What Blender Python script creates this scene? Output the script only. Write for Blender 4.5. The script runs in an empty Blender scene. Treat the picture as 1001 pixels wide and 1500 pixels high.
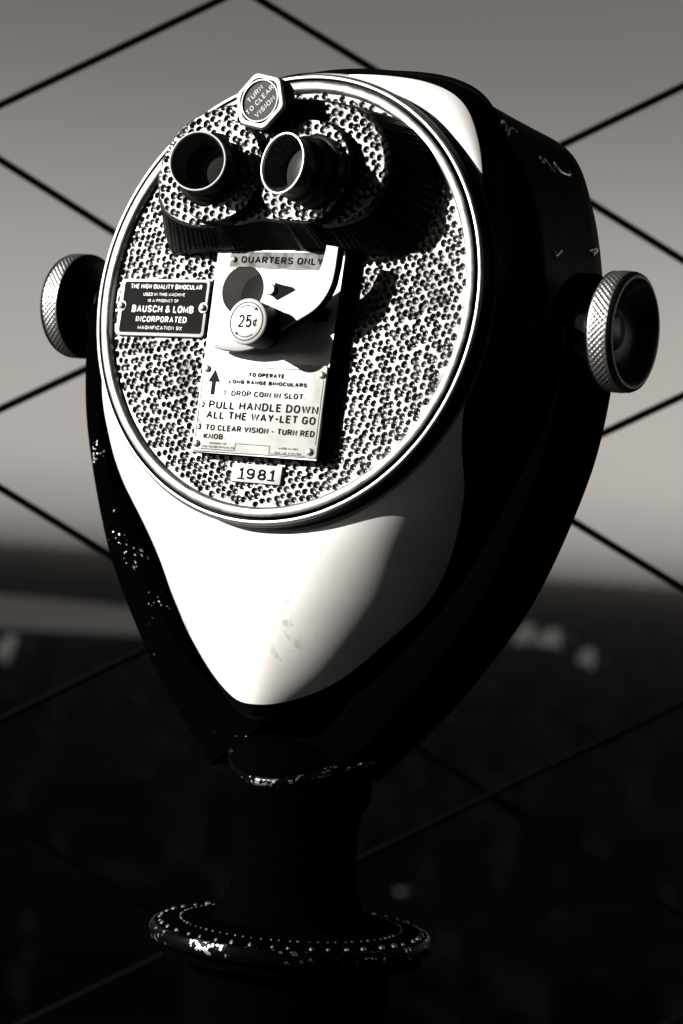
import bpy, bmesh, math, random
import numpy as np
from mathutils import Matrix, Vector

SC = bpy.context.scene
COL = SC.collection
rad = math.radians

# ------------------------------------------------------------------ camera
CAM_POS = (0.01752, -1.65569, 1.45)
CAM_ROT = Matrix(((0.9978015, -0.0662739, 0.0), (-0.0013879, -0.0208964, -0.9997807), (0.0662594, 0.9975826, -0.0209424)))
cd = bpy.data.cameras.new('camera'); cam = bpy.data.objects.new('camera', cd); COL.objects.link(cam)
cam.matrix_world = Matrix.Translation(CAM_POS) @ CAM_ROT.to_4x4()
cd.sensor_fit = 'VERTICAL'; cd.sensor_height = 36.0; cd.lens = 76.8
cd.clip_start = 0.02; cd.clip_end = 300000
cd.dof.use_dof = True; cd.dof.focus_distance = 1.60; cd.dof.aperture_fstop = 6.4
SC.camera = cam

# ------------------------------------------------------------------ sun, sky, exposure
SUN = Vector((-0.917, -0.252, 0.309)).normalized()
sd = bpy.data.lights.new('sun', 'SUN'); sd.energy = 5.0; sd.angle = rad(0.5); sd.color = (1.0, 0.965, 0.92)
so = bpy.data.objects.new('sun', sd); COL.objects.link(so)
so.rotation_euler = SUN.to_track_quat('Z', 'Y').to_euler(); so.location = (-6, -2, 6)
W = bpy.data.worlds.new('World'); SC.world = W; W.use_nodes = True
nt = W.node_tree; nt.nodes.clear()
def wn(t, **k):
    n = nt.nodes.new(t)
    for a, b in k.items(): setattr(n, a, b)
    return n
sky = wn('ShaderNodeTexSky', sky_type='NISHITA', sun_disc=False)
sky.sun_elevation = math.asin(SUN.z); sky.sun_rotation = math.atan2(SUN.x, SUN.y); sky.altitude = 320
bw = wn('ShaderNodeRGBToBW')                      # black and white photograph: the sky keeps only its lightness
tc = wn('ShaderNodeTexCoord'); sep = wn('ShaderNodeSeparateXYZ')
mr = wn('ShaderNodeMapRange'); mr.inputs[1].default_value = 0.0; mr.inputs[2].default_value = 1.0
rp = wn('ShaderNodeValToRGB'); rp.color_ramp.interpolation = 'EASE'
el = rp.color_ramp.elements
SKYR = [(0.0, 0.5), (0.016, 0.68), (0.045, 0.79), (0.11, 0.80), (0.25, 0.50), (0.45, 0.12), (1.0, 0.04)]   # a red filter darkens the high sky
el[0].position = 0; el[1].position = 1
for p_, v in SKYR[1:-1]: el.new(p_)
for e, (p_, v) in zip(sorted(el, key=lambda e: e.position), SKYR): e.color = (v, v, v, 1)
mul = wn('ShaderNodeMath', operation='MULTIPLY')
tint = wn('ShaderNodeMix', data_type='RGBA', blend_type='MULTIPLY'); tint.inputs[0].default_value = 1.0
tint.inputs[7].default_value = (1.075, 0.99, 0.935, 1)
bg = wn('ShaderNodeBackground'); bg.inputs[1].default_value = 0.074
ow = wn('ShaderNodeOutputWorld')
L = nt.links.new
L(sky.outputs[0], bw.inputs[0]); L(tc.outputs['Generated'], sep.inputs[0]); L(sep.outputs[2], rp.inputs[0])
L(bw.outputs[0], mul.inputs[0]); L(rp.outputs[0], mul.inputs[1]); L(mul.outputs[0], tint.inputs[6])
L(tint.outputs[2], bg.inputs[0]); L(bg.outputs[0], ow.inputs[0])
vs = SC.view_settings; vs.view_transform = 'Standard'; vs.look = 'None'; vs.gamma = 1.0; vs.use_curve_mapping = False
vs.exposure = 0.7

# ------------------------------------------------------------------ materials
def mat(name, base, rough=0.5, metal=0.0, spec=0.5, bump=None, rvar=None, bvar=None, coat=0.0, glints=None, dirt=None):
    """bump=(scale, strength, distance); rvar=(scale, lo, hi) roughness noise; bvar=(scale, amount) blotchy base"""
    m = bpy.data.materials.new(name); m.use_nodes = True
    t = m.node_tree; b = t.nodes['Principled BSDF']
    c = (base, base * 0.985, base * 0.96, 1) if not isinstance(base, tuple) else (*base, 1)
    b.inputs['Base Color'].default_value = c; b.inputs['Roughness'].default_value = rough
    b.inputs['Metallic'].default_value = metal; b.inputs['Specular IOR Level'].default_value = spec
    b.inputs['Coat Weight'].default_value = coat
    co = t.nodes.new('ShaderNodeTexCoord')
    def noise(s, d=4):
        n = t.nodes.new('ShaderNodeTexNoise'); n.inputs['Scale'].default_value = s; n.inputs['Detail'].default_value = d
        t.links.new(co.outputs['Object'], n.inputs['Vector']); return n
    if bump:
        n = noise(bump[0], 3); bp = t.nodes.new('ShaderNodeBump')
        bp.inputs['Strength'].default_value = bump[1]; bp.inputs['Distance'].default_value = bump[2]
        t.links.new(n.outputs[0], bp.inputs['Height']); t.links.new(bp.outputs[0], b.inputs['Normal'])
    if rvar:
        n = noise(rvar[0], 6); q = t.nodes.new('ShaderNodeMapRange')
        q.inputs[1].default_value = 0.35; q.inputs[2].default_value = 0.65
        q.inputs[3].default_value = rvar[1]; q.inputs[4].default_value = rvar[2]
        t.links.new(n.outputs[0], q.inputs[0]); t.links.new(q.outputs[0], b.inputs['Roughness'])
    if bvar:
        n = noise(bvar[0], 8); q = t.nodes.new('ShaderNodeMapRange')
        q.inputs[1].default_value = 0.38; q.inputs[2].default_value = 0.62
        q.inputs[3].default_value = 1 - bvar[1]; q.inputs[4].default_value = 1 + bvar[1] * 0.4
        x = t.nodes.new('ShaderNodeMix'); x.data_type = 'RGBA'; x.blend_type = 'MULTIPLY'; x.inputs[0].default_value = 1
        x.inputs[6].default_value = c; t.links.new(n.outputs[0], q.inputs[0]); t.links.new(q.outputs[0], x.inputs[7])
        t.links.new(x.outputs[2], b.inputs['Base Color'])
    if glints:                                          # tiny bare-metal spots in the colour stand in for sun glints
        n = noise(glints[0], 2); n2 = noise(glints[2], 2); ad = t.nodes.new('ShaderNodeMath'); ad.operation = 'MULTIPLY_ADD'
        ad.inputs[1].default_value = .8; t.links.new(n2.outputs[0], ad.inputs[0]); t.links.new(n.outputs[0], ad.inputs[2])
        q = t.nodes.new('ShaderNodeMapRange')
        q.inputs[1].default_value = glints[1]; q.inputs[2].default_value = glints[1] + .03
        t.links.new(ad.outputs[0], q.inputs[0])
        for sock, hi in (('Metallic', 1.0), ('Base Color', None)):
            if hi is None:
                x = t.nodes.new('ShaderNodeMix'); x.data_type = 'RGBA'; x.inputs[6].default_value = c; x.inputs[7].default_value = (.5, .49, .48, 1)
                t.links.new(q.outputs[0], x.inputs[0]); t.links.new(x.outputs[2], b.inputs[sock])
            else: t.links.new(q.outputs[0], b.inputs[sock])
    if dirt:                                           # smudges and scuffs with a shape of their own
        n = noise(dirt[0], 10); n.inputs['Distortion'].default_value = 1.2; n.inputs['Roughness'].default_value = .65
        q = t.nodes.new('ShaderNodeMapRange'); q.inputs[1].default_value = dirt[1]; q.inputs[2].default_value = dirt[1] + .07
        q.inputs[3].default_value = 1; q.inputs[4].default_value = dirt[2]; t.links.new(n.outputs[0], q.inputs[0])
        old = b.inputs['Base Color'].links[0].from_socket if b.inputs['Base Color'].links else None
        x = t.nodes.new('ShaderNodeMix'); x.data_type = 'RGBA'; x.blend_type = 'MULTIPLY'; x.inputs[0].default_value = 1; x.inputs[6].default_value = c
        if old: t.links.new(old, x.inputs[6])
        t.links.new(q.outputs[0], x.inputs[7]); t.links.new(x.outputs[2], b.inputs['Base Color'])
    return m
M_HAMMER = mat('hammered_silver', 0.155, 0.42, 1.0, rvar=(60, 0.37, 0.52), bump=(900, 0.18, 0.0005), bvar=(16, .4), dirt=(90, .58, .45))
M_NOSE = mat('polished_shell', 0.9, 0.62, 0.3, rvar=(14, 0.57, 0.66), bvar=(9, 0.10), dirt=(16, .61, .5))
M_RING = mat('ring_metal', 0.4, 0.45, 1.0, rvar=(90, 0.36, 0.52), dirt=(60, .6, .5))
M_BLACK = mat('black_enamel', 0.0015, 0.4, 0.0, 0.03, bump=(240, 0.35, 0.001))
M_BLACKROUGH = mat('rough_black_enamel', 0.0008, 0.36, 0.0, 0.0, bump=(420, 0.3, 0.0010), glints=(330, 1.185, 28))
M_DEAD = mat('dull_black_enamel', 0.0008, 0.4, 0.0, 0.0, bump=(420, 0.3, 0.0010))
M_GLINT = mat('glint_edge_metal', 0.0012, 0.32, 0.0, 0.02, bump=(300, 0.4, 0.001), glints=(240, 1.05, 30))  # black edge with bright metal spots coloured in as broken sun glints
M_STUD = mat('stud_metal', 0.5, 0.3, 1.0)
M_RUBBER = mat('eyecup_black', 0.004, 0.38, 0.0, 0.2, bump=(700, 0.3, 0.0004))
M_LENS = mat('lens_glass', 0.03, 0.22, 0.0, 0.25)
M_CHROME = mat('bright_metal', 0.7, 0.42, 0.9)
M_KNURL = mat('knurled_metal', 0.38, 0.42, 1.0)
M_PLATE = mat('plate_metal', 0.40, 0.6, 0.85, rvar=(70, 0.56, 0.66), bvar=(45, 0.12), dirt=(70, .62, .6))
M_PLATE2 = mat('dull_plate_metal', 0.05, 0.5, 1.0, bvar=(160, 0.5))
M_INK = mat('black_ink', 0.008, 0.8, 0.0, 0.05)
M_ENAMEL = mat('maker_plate_enamel', 0.0025, 0.6, 0.0, 0.04, bvar=(60, 0.5))
M_RED = mat('grey_cap_enamel', 0.03, 0.6, 0.0, 0.2, bvar=(300, 0.3))
M_WHITE = mat('white_lettering', 0.5, 0.6)
M_CABLE = mat('cable_steel', 0.0015, 0.5, 0.0, 0.03, bump=(500, .5, .001))
M_DECK = mat('deck_paving', 0.02, 0.8, bump=(40, 0.4, 0.003), bvar=(3, 0.4))
M_STONE = mat('parapet_stone', 0.05, 0.8, bump=(60, 0.4, 0.003), bvar=(4, 0.3))
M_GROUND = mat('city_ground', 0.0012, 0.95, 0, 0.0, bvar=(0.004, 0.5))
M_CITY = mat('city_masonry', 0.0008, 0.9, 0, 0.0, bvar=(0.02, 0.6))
M_PALE = mat('pale_masonry', 0.032, 0.8, 0, 0.2, bvar=(0.02, 0.2))
M_WATER = mat('river_water', 0.02, 0.42, 0, 0.2, bvar=(.0015, .5))

M_HAZE = bpy.data.materials.new('haze'); M_HAZE.use_nodes = True
_t = M_HAZE.node_tree; _t.nodes.remove(_t.nodes['Principled BSDF']); _v = _t.nodes.new('ShaderNodeVolumePrincipled')
_v.inputs['Color'].default_value = (.11, .103, .096, 1); _v.inputs['Density'].default_value = 0.85e-5
_t.links.new(_v.outputs[0], _t.nodes['Material Output'].inputs['Volume'])

# ------------------------------------------------------------------ frames
HEAD = Matrix.Translation((-0.0368791, -0.05924822, 1.63654538)) @ Matrix(((0.84789371, 0.05925683, -0.52684427), (-0.52973491, 0.05461454, -0.84640308), (-0.02138181, 0.99674765, 0.07769774))).to_4x4()
PIVZ = 1.6311
ax = Vector((0.84789, -0.52973, 0)).normalized(); fr = Vector((-ax.y * -1, -ax.x, 0))   # front = pointing at the viewer
fr = ax.cross(Vector((0, 0, 1)))
LEAN = Matrix.Rotation(rad(-2.4), 4, 'Z')
YOKE = Matrix(((ax.x, 0, fr.x, 0), (ax.y, 0, fr.y, 0), (0, 1, 0, PIVZ), (0, 0, 0, 1))) @ LEAN   # x right, y up, z front, origin at the pivot
ID = Matrix.Identity(4)

def tag(o, label=None, cat=None, group=None, kind=None):
    if label: o['label'] = label
    if cat: o['category'] = cat
    if group: o['group'] = group
    if kind: o['kind'] = kind
    return o
def empty(name, loc=(0, 0, 0)):
    o = bpy.data.objects.new(name, None); COL.objects.link(o); o.location = loc; return o
def mk(name, V, F, material, parent=None, frame=ID, smooth=True, angle=None):
    """link one mesh object; V in the given frame (all viewer frames are root-local = world)"""
    V = np.asarray(V, dtype=float)
    A = np.array(frame)
    V = V @ A[:3, :3].T + A[:3, 3]
    me = bpy.data.meshes.new(name)
    if isinstance(F, np.ndarray):
        n, k = F.shape
        me.vertices.add(len(V)); me.vertices.foreach_set('co', V.astype(np.float32).ravel())
        me.loops.add(n * k); me.loops.foreach_set('vertex_index', F.astype(np.int32).ravel())
        me.polygons.add(n); me.polygons.foreach_set('loop_start', np.arange(0, n * k, k, dtype=np.int32))
        me.update(calc_edges=True)
    else:
        me.from_pydata([tuple(v) for v in V], [], F)
    me.validate()
    me.polygons.foreach_set('use_smooth', [smooth] * len(me.polygons))
    if angle and smooth:
        bm = bmesh.new(); bm.from_mesh(me)
        bmesh.ops.recalc_face_normals(bm, faces=bm.faces)
        for e in bm.edges:
            if len(e.link_faces) == 2 and e.calc_face_angle(0) > angle: e.smooth = False
        bm.to_mesh(me); bm.free()
    me.materials.append(material)
    o = bpy.data.objects.new(name, me); COL.objects.link(o)
    if parent: o.parent = parent
    return o
class MB:
    """collects vertices and faces of ONE mesh"""
    def __init__(s): s.V = []; s.F = []
    def add(s, V, F):
        n = len(s.V); s.V += [tuple(v) for v in V]; s.F += [tuple(i + n for i in f) for f in F]; return s
    def box(s, a, b):
        x0, y0, z0 = a; x1, y1, z1 = b
        V = [(x0, y0, z0), (x1, y0, z0), (x1, y1, z0), (x0, y1, z0), (x0, y0, z1), (x1, y0, z1), (x1, y1, z1), (x0, y1, z1)]
        return s.add(V, [(0, 3, 2, 1), (4, 5, 6, 7), (0, 1, 5, 4), (1, 2, 6, 5), (2, 3, 7, 6), (3, 0, 4, 7)])
    def lathe(s, prof, T=ID, n=64, cap0=False, cap1=False):
        """prof: (r, h) along local z; T places it"""
        V = []; F = []
        for r, h in prof:
            for k in range(n):
                a = 2 * math.pi * k / n; V.append(T @ Vector((r * math.cos(a), r * math.sin(a), h)))
        for i in range(len(prof) - 1):
            for k in range(n):
                k2 = (k + 1) % n; F.append((i * n + k, i * n + k2, (i + 1) * n + k2, (i + 1) * n + k))
        if cap0: F.append(tuple(range(n - 1, -1, -1)))
        if cap1: F.append(tuple((len(prof) - 1) * n + k for k in range(n)))
        return s.add(V, F)
    def tube(s, pts, r, n=10, closed=False):
        P = [Vector(p) for p in pts]; V = []; F = []; m = len(P)
        ref = None
        for i, p in enumerate(P):
            t = (P[(i + 1) % m] - P[i - 1]) if closed else (P[min(i + 1, m - 1)] - P[max(i - 1, 0)])
            t.normalize()
            if ref is None: ref = t.orthogonal()
            ref = (ref - t * ref.dot(t)).normalized(); b = t.cross(ref)
            rr = r[i] if isinstance(r, (list, tuple)) else r
            for k in range(n):
                a = 2 * math.pi * k / n; V.append(p + (ref * math.cos(a) + b * math.sin(a)) * rr)
        for i in range(m if closed else m - 1):
            j = (i + 1) % m
            for k in range(n):
                k2 = (k + 1) % n; F.append((i * n + k, i * n + k2, j * n + k2, j * n + k))
        if not closed: F += [tuple(range(n - 1, -1, -1)), tuple((m - 1) * n + k for k in range(n))]
        return s.add(V, F)
    def prism(s, poly, z0, z1, bevel=0.0, back=True):
        """polygon (ccw) extruded from z0 to z1 with a chamfered front edge"""
        n = len(poly); P = [Vector((x, y, 0)) for x, y in poly]
        rings = [(z0, 0.0), (z1 - bevel, 0.0)] + ([(z1 - bevel * 0.3, bevel * 0.3), (z1, bevel)] if bevel else [])
        if not bevel: rings = [(z0, 0.0), (z1, 0.0)]
        def inset(d):
            if d == 0: return P
            out = []
            for i in range(n):
                a = (P[i] - P[i - 1]).normalized(); b = (P[(i + 1) % n] - P[i]).normalized()
                na = Vector((-a.y, a.x, 0)); nb = Vector((-b.y, b.x, 0)); q = na + nb
                q = q / max(0.25, q.dot(na)); out.append(P[i] + q * d)
            return out
        V = []; F = []
        for z, d in rings: V += [(p.x, p.y, z) for p in inset(d)]
        for i in range(len(rings) - 1):
            for k in range(n):
                k2 = (k + 1) % n; F.append((i * n + k, i * n + k2, (i + 1) * n + k2, (i + 1) * n + k))
        F.append(tuple((len(rings) - 1) * n + k for k in range(n)))
        if back: F.append(tuple(range(n - 1, -1, -1)))
        return s.add(V, F)
    def build(s, name, material, parent=None, frame=ID, smooth=True, angle=rad(35)):
        return mk(name, s.V, s.F, material, parent, frame, smooth, angle)
def rrect(x0, y0, x1, y1, r, n=5):
    out = []
    for cx, cy, a0 in ((x1 - r, y0 + r, -90), (x1 - r, y1 - r, 0), (x0 + r, y1 - r, 90), (x0 + r, y0 + r, 180)):
        for k in range(n + 1):
            a = rad(a0 + 90 * k / n); out.append((cx + r * math.cos(a), cy + r * math.sin(a)))
    return out
def circle(cx, cy, r, n=48): return [(cx + r * math.cos(2 * math.pi * k / n), cy + r * math.sin(2 * math.pi * k / n)) for k in range(n)]
def smoothpoly(pts, n=12, closed=True):
    """Catmull-Rom through the points"""
    P = [np.array(p, float) for p in pts]; m = len(P); out = []
    for i in range(m if closed else m - 1):
        a, b, c, d = (P[(i - 1) % m], P[i], P[(i + 1) % m], P[(i + 2) % m]) if closed else (P[max(i - 1, 0)], P[i], P[i + 1], P[min(i + 2, m - 1)])
        for k in range(n):
            t = k / n
            out.append(0.5 * ((2 * b) + (c - a) * t + (2 * a - 5 * b + 4 * c - d) * t * t + (3 * b - a - 3 * c + d) * t ** 3))
    if not closed: out.append(P[-1])
    return np.array(out)
def align(zdir, pos):
    return Matrix.Translation(pos) @ Vector(zdir).to_track_quat('Z', 'Y').to_matrix().to_4x4()

# ------------------------------------------------------------------ lettering
def _arc(cx, cy, rx, ry, a0, a1, n=9):
    return [(cx + rx * math.cos(rad(a0 + (a1 - a0) * q / n)), cy + ry * math.sin(rad(a0 + (a1 - a0) * q / n))) for q in range(n + 1)]
_O = _arc(.31, .66, .31, .34, 0, 180) + _arc(.31, .34, .31, .34, 180, 360) + [(.62, .66)]
_C = _arc(.30, .68, .30, .32, 12, 180) + _arc(.30, .32, .30, .32, 180, 348)
_P = [(0, 0), (0, 1), (.32, 1)] + _arc(.32, .735, .25, .265, 90, -90) + [(0, .47)]
_S = _arc(.28, .745, .27, .255, 18, 270) + _arc(.28, .25, .29, .25, 90, -165)
GLYPH = {                                                            # engraved gothic capitals as pen strokes: width, strokes
    'A': (.66, [[(0, 0), (.33, 1), (.66, 0)], [(.12, .32), (.54, .32)]]),
    'B': (.56, [[(0, .52), (.30, .52)] + _arc(.30, .26, .26, .26, 90, -90) + [(0, 0), (0, 1), (.28, 1)] + _arc(.28, .76, .24, .24, 90, -90)]),
    'C': (.60, [_C]), 'D': (.60, [[(0, 0), (0, 1), (.24, 1)] + _arc(.24, .64, .36, .36, 90, 0) + _arc(.24, .36, .36, .36, 0, -90) + [(0, 0)]]),
    'E': (.48, [[(.48, 1), (0, 1), (0, 0), (.48, 0)], [(0, .52), (.42, .52)]]), 'F': (.46, [[(.46, 1), (0, 1), (0, 0)], [(0, .5), (.40, .5)]]),
    'G': (.62, [_arc(.30, .68, .30, .32, 15, 180) + _arc(.30, .32, .30, .32, 180, 345) + [(.61, .46), (.34, .46)]]),
    'H': (.60, [[(0, 0), (0, 1)], [(.60, 0), (.60, 1)], [(0, .52), (.60, .52)]]), 'I': (.02, [[(.01, 0), (.01, 1)]]),
    'K': (.60, [[(0, 0), (0, 1)], [(.57, 1), (0, .36)], [(.2, .57), (.60, 0)]]), 'L': (.46, [[(0, 1), (0, 0), (.46, 0)]]),
    'M': (.74, [[(0, 0), (0, 1), (.37, .12), (.74, 1), (.74, 0)]]), 'N': (.60, [[(0, 0), (0, 1), (.60, 0), (.60, 1)]]),
    'O': (.62, [_O]), 'P': (.57, [_P]), 'Q': (.64, [_O, [(.38, .24), (.64, -.03)]]), 'R': (.58, [_P, [(.30, .47), (.58, 0)]]),
    'S': (.57, [_S]), 'T': (.56, [[(0, 1), (.56, 1)], [(.28, 1), (.28, 0)]]),
    'U': (.60, [[(0, 1), (0, .32)] + _arc(.30, .32, .30, .32, 180, 360) + [(.60, 1)]]), 'V': (.64, [[(0, 1), (.32, 0), (.64, 1)]]),
    'W': (.94, [[(0, 1), (.23, 0), (.47, .95), (.71, 0), (.94, 1)]]), 'X': (.62, [[(0, 0), (.62, 1)], [(0, 1), (.62, 0)]]),
    'Y': (.62, [[(0, 1), (.31, .45), (.62, 1)], [(.31, .45), (.31, 0)]]),
    '0': (.54, [_arc(.27, .66, .27, .34, 0, 180) + _arc(.27, .34, .27, .34, 180, 360) + [(.54, .66)]]),
    '1': (.26, [[(.0, .80), (.22, 1), (.22, 0)]]), '2': (.54, [_arc(.27, .72, .26, .28, 165, -28) + [(0, 0), (.54, 0)]]),
    '3': (.54, [_arc(.26, .75, .24, .25, 160, -80) + _arc(.26, .26, .28, .26, 85, -160)]), '4': (.56, [[(.42, 0), (.42, 1), (0, .28), (.56, .28)]]),
    '5': (.54, [[(.50, 1), (.08, 1), (.04, .54)] + _arc(.26, .32, .28, .32, 140, -155)]), '6': (.54, [_arc(.30, .62, .30, .38, 40, 180) + _arc(.28, .31, .28, .31, 180, 540)]),
    '7': (.52, [[(0, 1), (.52, 1), (.18, 0)]]), '8': (.54, [_arc(.27, .76, .23, .24, -90, 270), _arc(.27, .26, .27, .26, 90, 450)]),
    '9': (.54, [_arc(.27, .70, .27, .30, 0, 360) + _arc(.25, .40, .29, .40, 0, -140)]),
    '&': (.66, [[(.66, 0), (.14, .70)] + _arc(.28, .82, .16, .18, 205, -40) + [(.12, .48)] + _arc(.25, .25, .25, .25, 120, 300) + [(.62, .42)]]),
    '-': (.30, [[(0, .42), (.30, .42)]]), '.': (.10, [[(0, 0), (.07, 0)]]),
    '\u00a2': (.50, [_arc(.25, .42, .25, .30, 40, 320), [(.16, -.02), (.36, .88)]]),
}
def pen(mb, P, w, z):
    """mitred flat stroke"""
    P = [Vector(p) for p in P]; m = len(P)
    P = [p for q, p in enumerate(P) if q == 0 or (p - P[q - 1]).length > 1e-6]; m = len(P); V = []
    shut = (P[0] - P[-1]).length < 1e-6
    for q in range(m):
        a = (P[q] - P[q - 1]).normalized() if q else ((P[0] - P[-2]).normalized() if shut else (P[1] - P[0]).normalized())
        c = (P[q + 1] - P[q]).normalized() if q < m - 1 else ((P[1] - P[0]).normalized() if shut else a)
        na = Vector((-a.y, a.x)); t = na + Vector((-c.y, c.x))
        t = t / max(.55, t.dot(na)) if t.length > .1 else na
        V += [(*(P[q] + t * w / 2), z), (*(P[q] - t * w / 2), z)]
    mb.add(V, [(2 * q, 2 * q + 1, 2 * q + 3, 2 * q + 2) for q in range(m - 1)])
def lettering(mb, txt, a, b, h, z, bold=.13):
    """the line runs from a to b on the plate, capital height h, stroke bold * h"""
    a = Vector(a); b = Vector(b); d = b - a; w = d.length; d.normalize(); u = Vector((-d.y, d.x)); sw = bold * h
    gap = .20 + bold; x = 0; put = []
    for ch in txt:
        if ch == ' ': x += .42; continue
        gw, st = GLYPH[ch]; put.append((x, st)); x += gw + gap
    total = x - gap; fx = (w - sw) / (total or 1)
    for q, (x0, st) in enumerate(put):
        for j, s_ in enumerate(st):
            pen(mb, [a + d * (sw / 2 + (x0 + px) * fx) + u * (sw / 2 + py * (h - sw)) for px, py in s_], sw, z + 1e-5 * (q % 2 + 2 * j))
def strip(mb, pts, w, z, closed=False):
    """flat line of width w"""
    P = [Vector((x, y)) for x, y in pts]; m = len(P); V = []
    for i in range(m):
        t = (P[(i + 1) % m] - P[i - 1]) if closed else P[min(i + 1, m - 1)] - P[max(i - 1, 0)]
        t.normalize(); q = Vector((-t.y, t.x)) * w / 2
        V += [(*(P[i] + q), z), (*(P[i] - q), z)]
    mb.add(V, [(2 * i, 2 * i + 1, 2 * ((i + 1) % m) + 1, 2 * ((i + 1) % m)) for i in range(m if closed else m - 1)])
def screw(parent, x, y, z, r=0.0026, name='screw', m=None):
    b = MB(); b.lathe([(r * 1.0, z - 0.001), (r, z + 0.0006), (r * 0.85, z + 0.0013), (r * 0.5, z + 0.0018), (0.0002, z + 0.002)], Matrix.Translation((x, y, 0)), 20, cap1=True)
    return b.build(name, m or M_CHROME, parent, HEAD)

# ================================================================== SETTING
def polar_ground(name, R, z, material, n=96):
    rings = [0, 400, 1500, 4000, 9000, 18000, 35000, R]; V = [(0, 0, z)]; F = []
    for r in rings[1:]:
        V += [(r * math.cos(2 * math.pi * k / n), r * math.sin(2 * math.pi * k / n), z) for k in range(n)]
    for k in range(n): F.append((0, 1 + k, 1 + (k + 1) % n))
    for i in range(len(rings) - 2):
        for k in range(n):
            a = 1 + i * n; F.append((a + k, a + n + k, a + n + (k + 1) % n, a + (k + 1) % n))
    return tag(mk(name, V, F, material, smooth=False), kind='structure')
GZ = -320.0
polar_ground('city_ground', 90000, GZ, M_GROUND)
riv = [(-14000, 9300), (-5000, 8300), (-1400, 7600), (-500, 8100), (-450, 9300), (-900, 10800), (-2200, 11900), (-6000, 12500), (-14000, 13500)]
rv = smoothpoly(riv, 6)
tag(mk('river', [(x, y, GZ + 1.5) for x, y in rv], [tuple(range(len(rv)))], M_WATER, smooth=False), kind='structure')
d_ = MB(); d_.box((-9, -9, -0.4), (9, 0.69, 0.0)); tag(d_.build('observation_deck', M_DECK, smooth=False), kind='structure')

# unseen tower wall behind the camera, added dark for the polished parts to mirror
b = MB(); b.box((-7.6, -3.9, 0.0), (9, -3.4, 14))
for q in range(8): b.box((-7.5 + q * 2.2, -3.4, 0.0), (-6.7 + q * 2.2, -3.15, 14.0))
tag(b.build('unseen_tower_wall', M_STONE, smooth=False, angle=None), 'unseen dark tower wall added behind the camera for dark reflections', 'wall')

# parapet under the fence
FY = 0.6943
p_ = MB(); p_.prism([(-9, 0), (9, 0), (9, 0.8), (-9, 0.8)], 0, 0.34, 0.02)
par = p_.build('parapet', M_STONE, None, Matrix(((1, 0, 0, 0), (0, 0, -1, FY + 0.17), (0, 1, 0, 0), (0, 0, 0, 1))), smooth=False)
tag(par, 'dark stone parapet under the cable fence at the deck edge', 'parapet')

# fence: crossing cables in a steel frame
fence = empty('cable_fence', (0, FY, 0.8))
tag(fence, 'diagonal cable fence of wide diamonds behind the binocular viewer', 'fence')
FX0, FX1, FZ0, FZ1 = -1.6, 1.6, 0.03, 2.5
fz = lambda z: z - 0.8
for x in (FX0, FX1):
    b = MB(); b.tube([(x, 0, 0.001), (x, 0, FZ1 + 0.05)], 0.03, 16); b.build('post', M_CABLE, fence)
for z in (FZ0 + 0.02, FZ1):
    b = MB(); b.tube([(FX0, 0, z), (FX1, 0, z)], 0.018, 12); b.build('rail', M_CABLE, fence)
rng = random.Random(4)
for slope, z0, pitch, dy in ((-0.537, 1.9905, 0.3395, 0.0045), (0.562, 2.1277, 0.3443, -0.0045)):
    for k in range(-12, 14):
        zc = fz(z0 + k * pitch)
        seg = []
        for i in range(41):
            x = FX0 + (FX1 - FX0) * i / 40; z = zc + slope * x
            if FZ0 + 0.02 <= z <= FZ1: seg.append((x, dy + 0.0015 * math.sin(x * 9 + k), z + 0.0025 * math.sin(x * 5.3 + k * 2.1)))
        if len(seg) < 3: continue
        b = MB(); b.tube(seg, 0.0041, 8)
        b.build('cable', M_CABLE, fence)

# the city far below: one mass, and the few pale blocks that stand out of it
rs = np.random.RandomState(7)
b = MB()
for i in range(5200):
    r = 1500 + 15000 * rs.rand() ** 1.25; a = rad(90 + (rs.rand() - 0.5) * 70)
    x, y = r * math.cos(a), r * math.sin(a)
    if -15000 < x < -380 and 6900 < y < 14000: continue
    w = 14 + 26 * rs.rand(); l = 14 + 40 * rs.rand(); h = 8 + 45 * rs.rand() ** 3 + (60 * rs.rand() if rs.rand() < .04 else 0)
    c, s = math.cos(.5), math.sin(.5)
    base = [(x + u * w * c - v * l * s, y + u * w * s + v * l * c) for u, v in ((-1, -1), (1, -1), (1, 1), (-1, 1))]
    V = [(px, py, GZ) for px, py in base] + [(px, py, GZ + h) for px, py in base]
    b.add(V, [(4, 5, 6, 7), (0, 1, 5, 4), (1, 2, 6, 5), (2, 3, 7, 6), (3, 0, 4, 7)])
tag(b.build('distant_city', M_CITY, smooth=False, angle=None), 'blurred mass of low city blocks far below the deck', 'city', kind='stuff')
PB = [(861, 9446, 70, 90, 'blurred pale building far off right of the viewer, left of a pair'),
      (960, 9300, 80, 80, 'blurred pale building far off right of the viewer, right of a pair'),
      (889, 7458, 45, 70, 'blurred pale building below the pair right of the viewer'),
      (-804, 5599, 45, 70, 'blurred pale building at the left edge below the river band'),
      (81, 2020, 14, 20, 'blurred pale building low down right of the round flange'),
      (162, 2053, 9, 16, 'small blurred pale building lowest to the right of the flange')]
for x, y, w, h, lab in PB:
    b = MB(); l = w * .7
    for k, (f, z0, z1) in enumerate(((1, 0, .6), (.8, .6, .85), (.5, .85, 1.0))):
        b.box((-w * f, -l * f, h * z0), (w * f, l * f, h * z1 + (0.3 if k < 2 else 0)))
    o = b.build('pale_building', M_PALE, None, smooth=False, angle=None)
    o.location = (x, y, GZ); o.rotation_euler.z = 0.9
    tag(o, lab, 'building', 'pale buildings in the far city')

# ================================================================== THE BINOCULAR VIEWER
root = empty('coin_binocular_viewer')
tag(root, 'coin operated binocular viewer with hammered silver face on black pedestal', 'binocular viewer')

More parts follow.
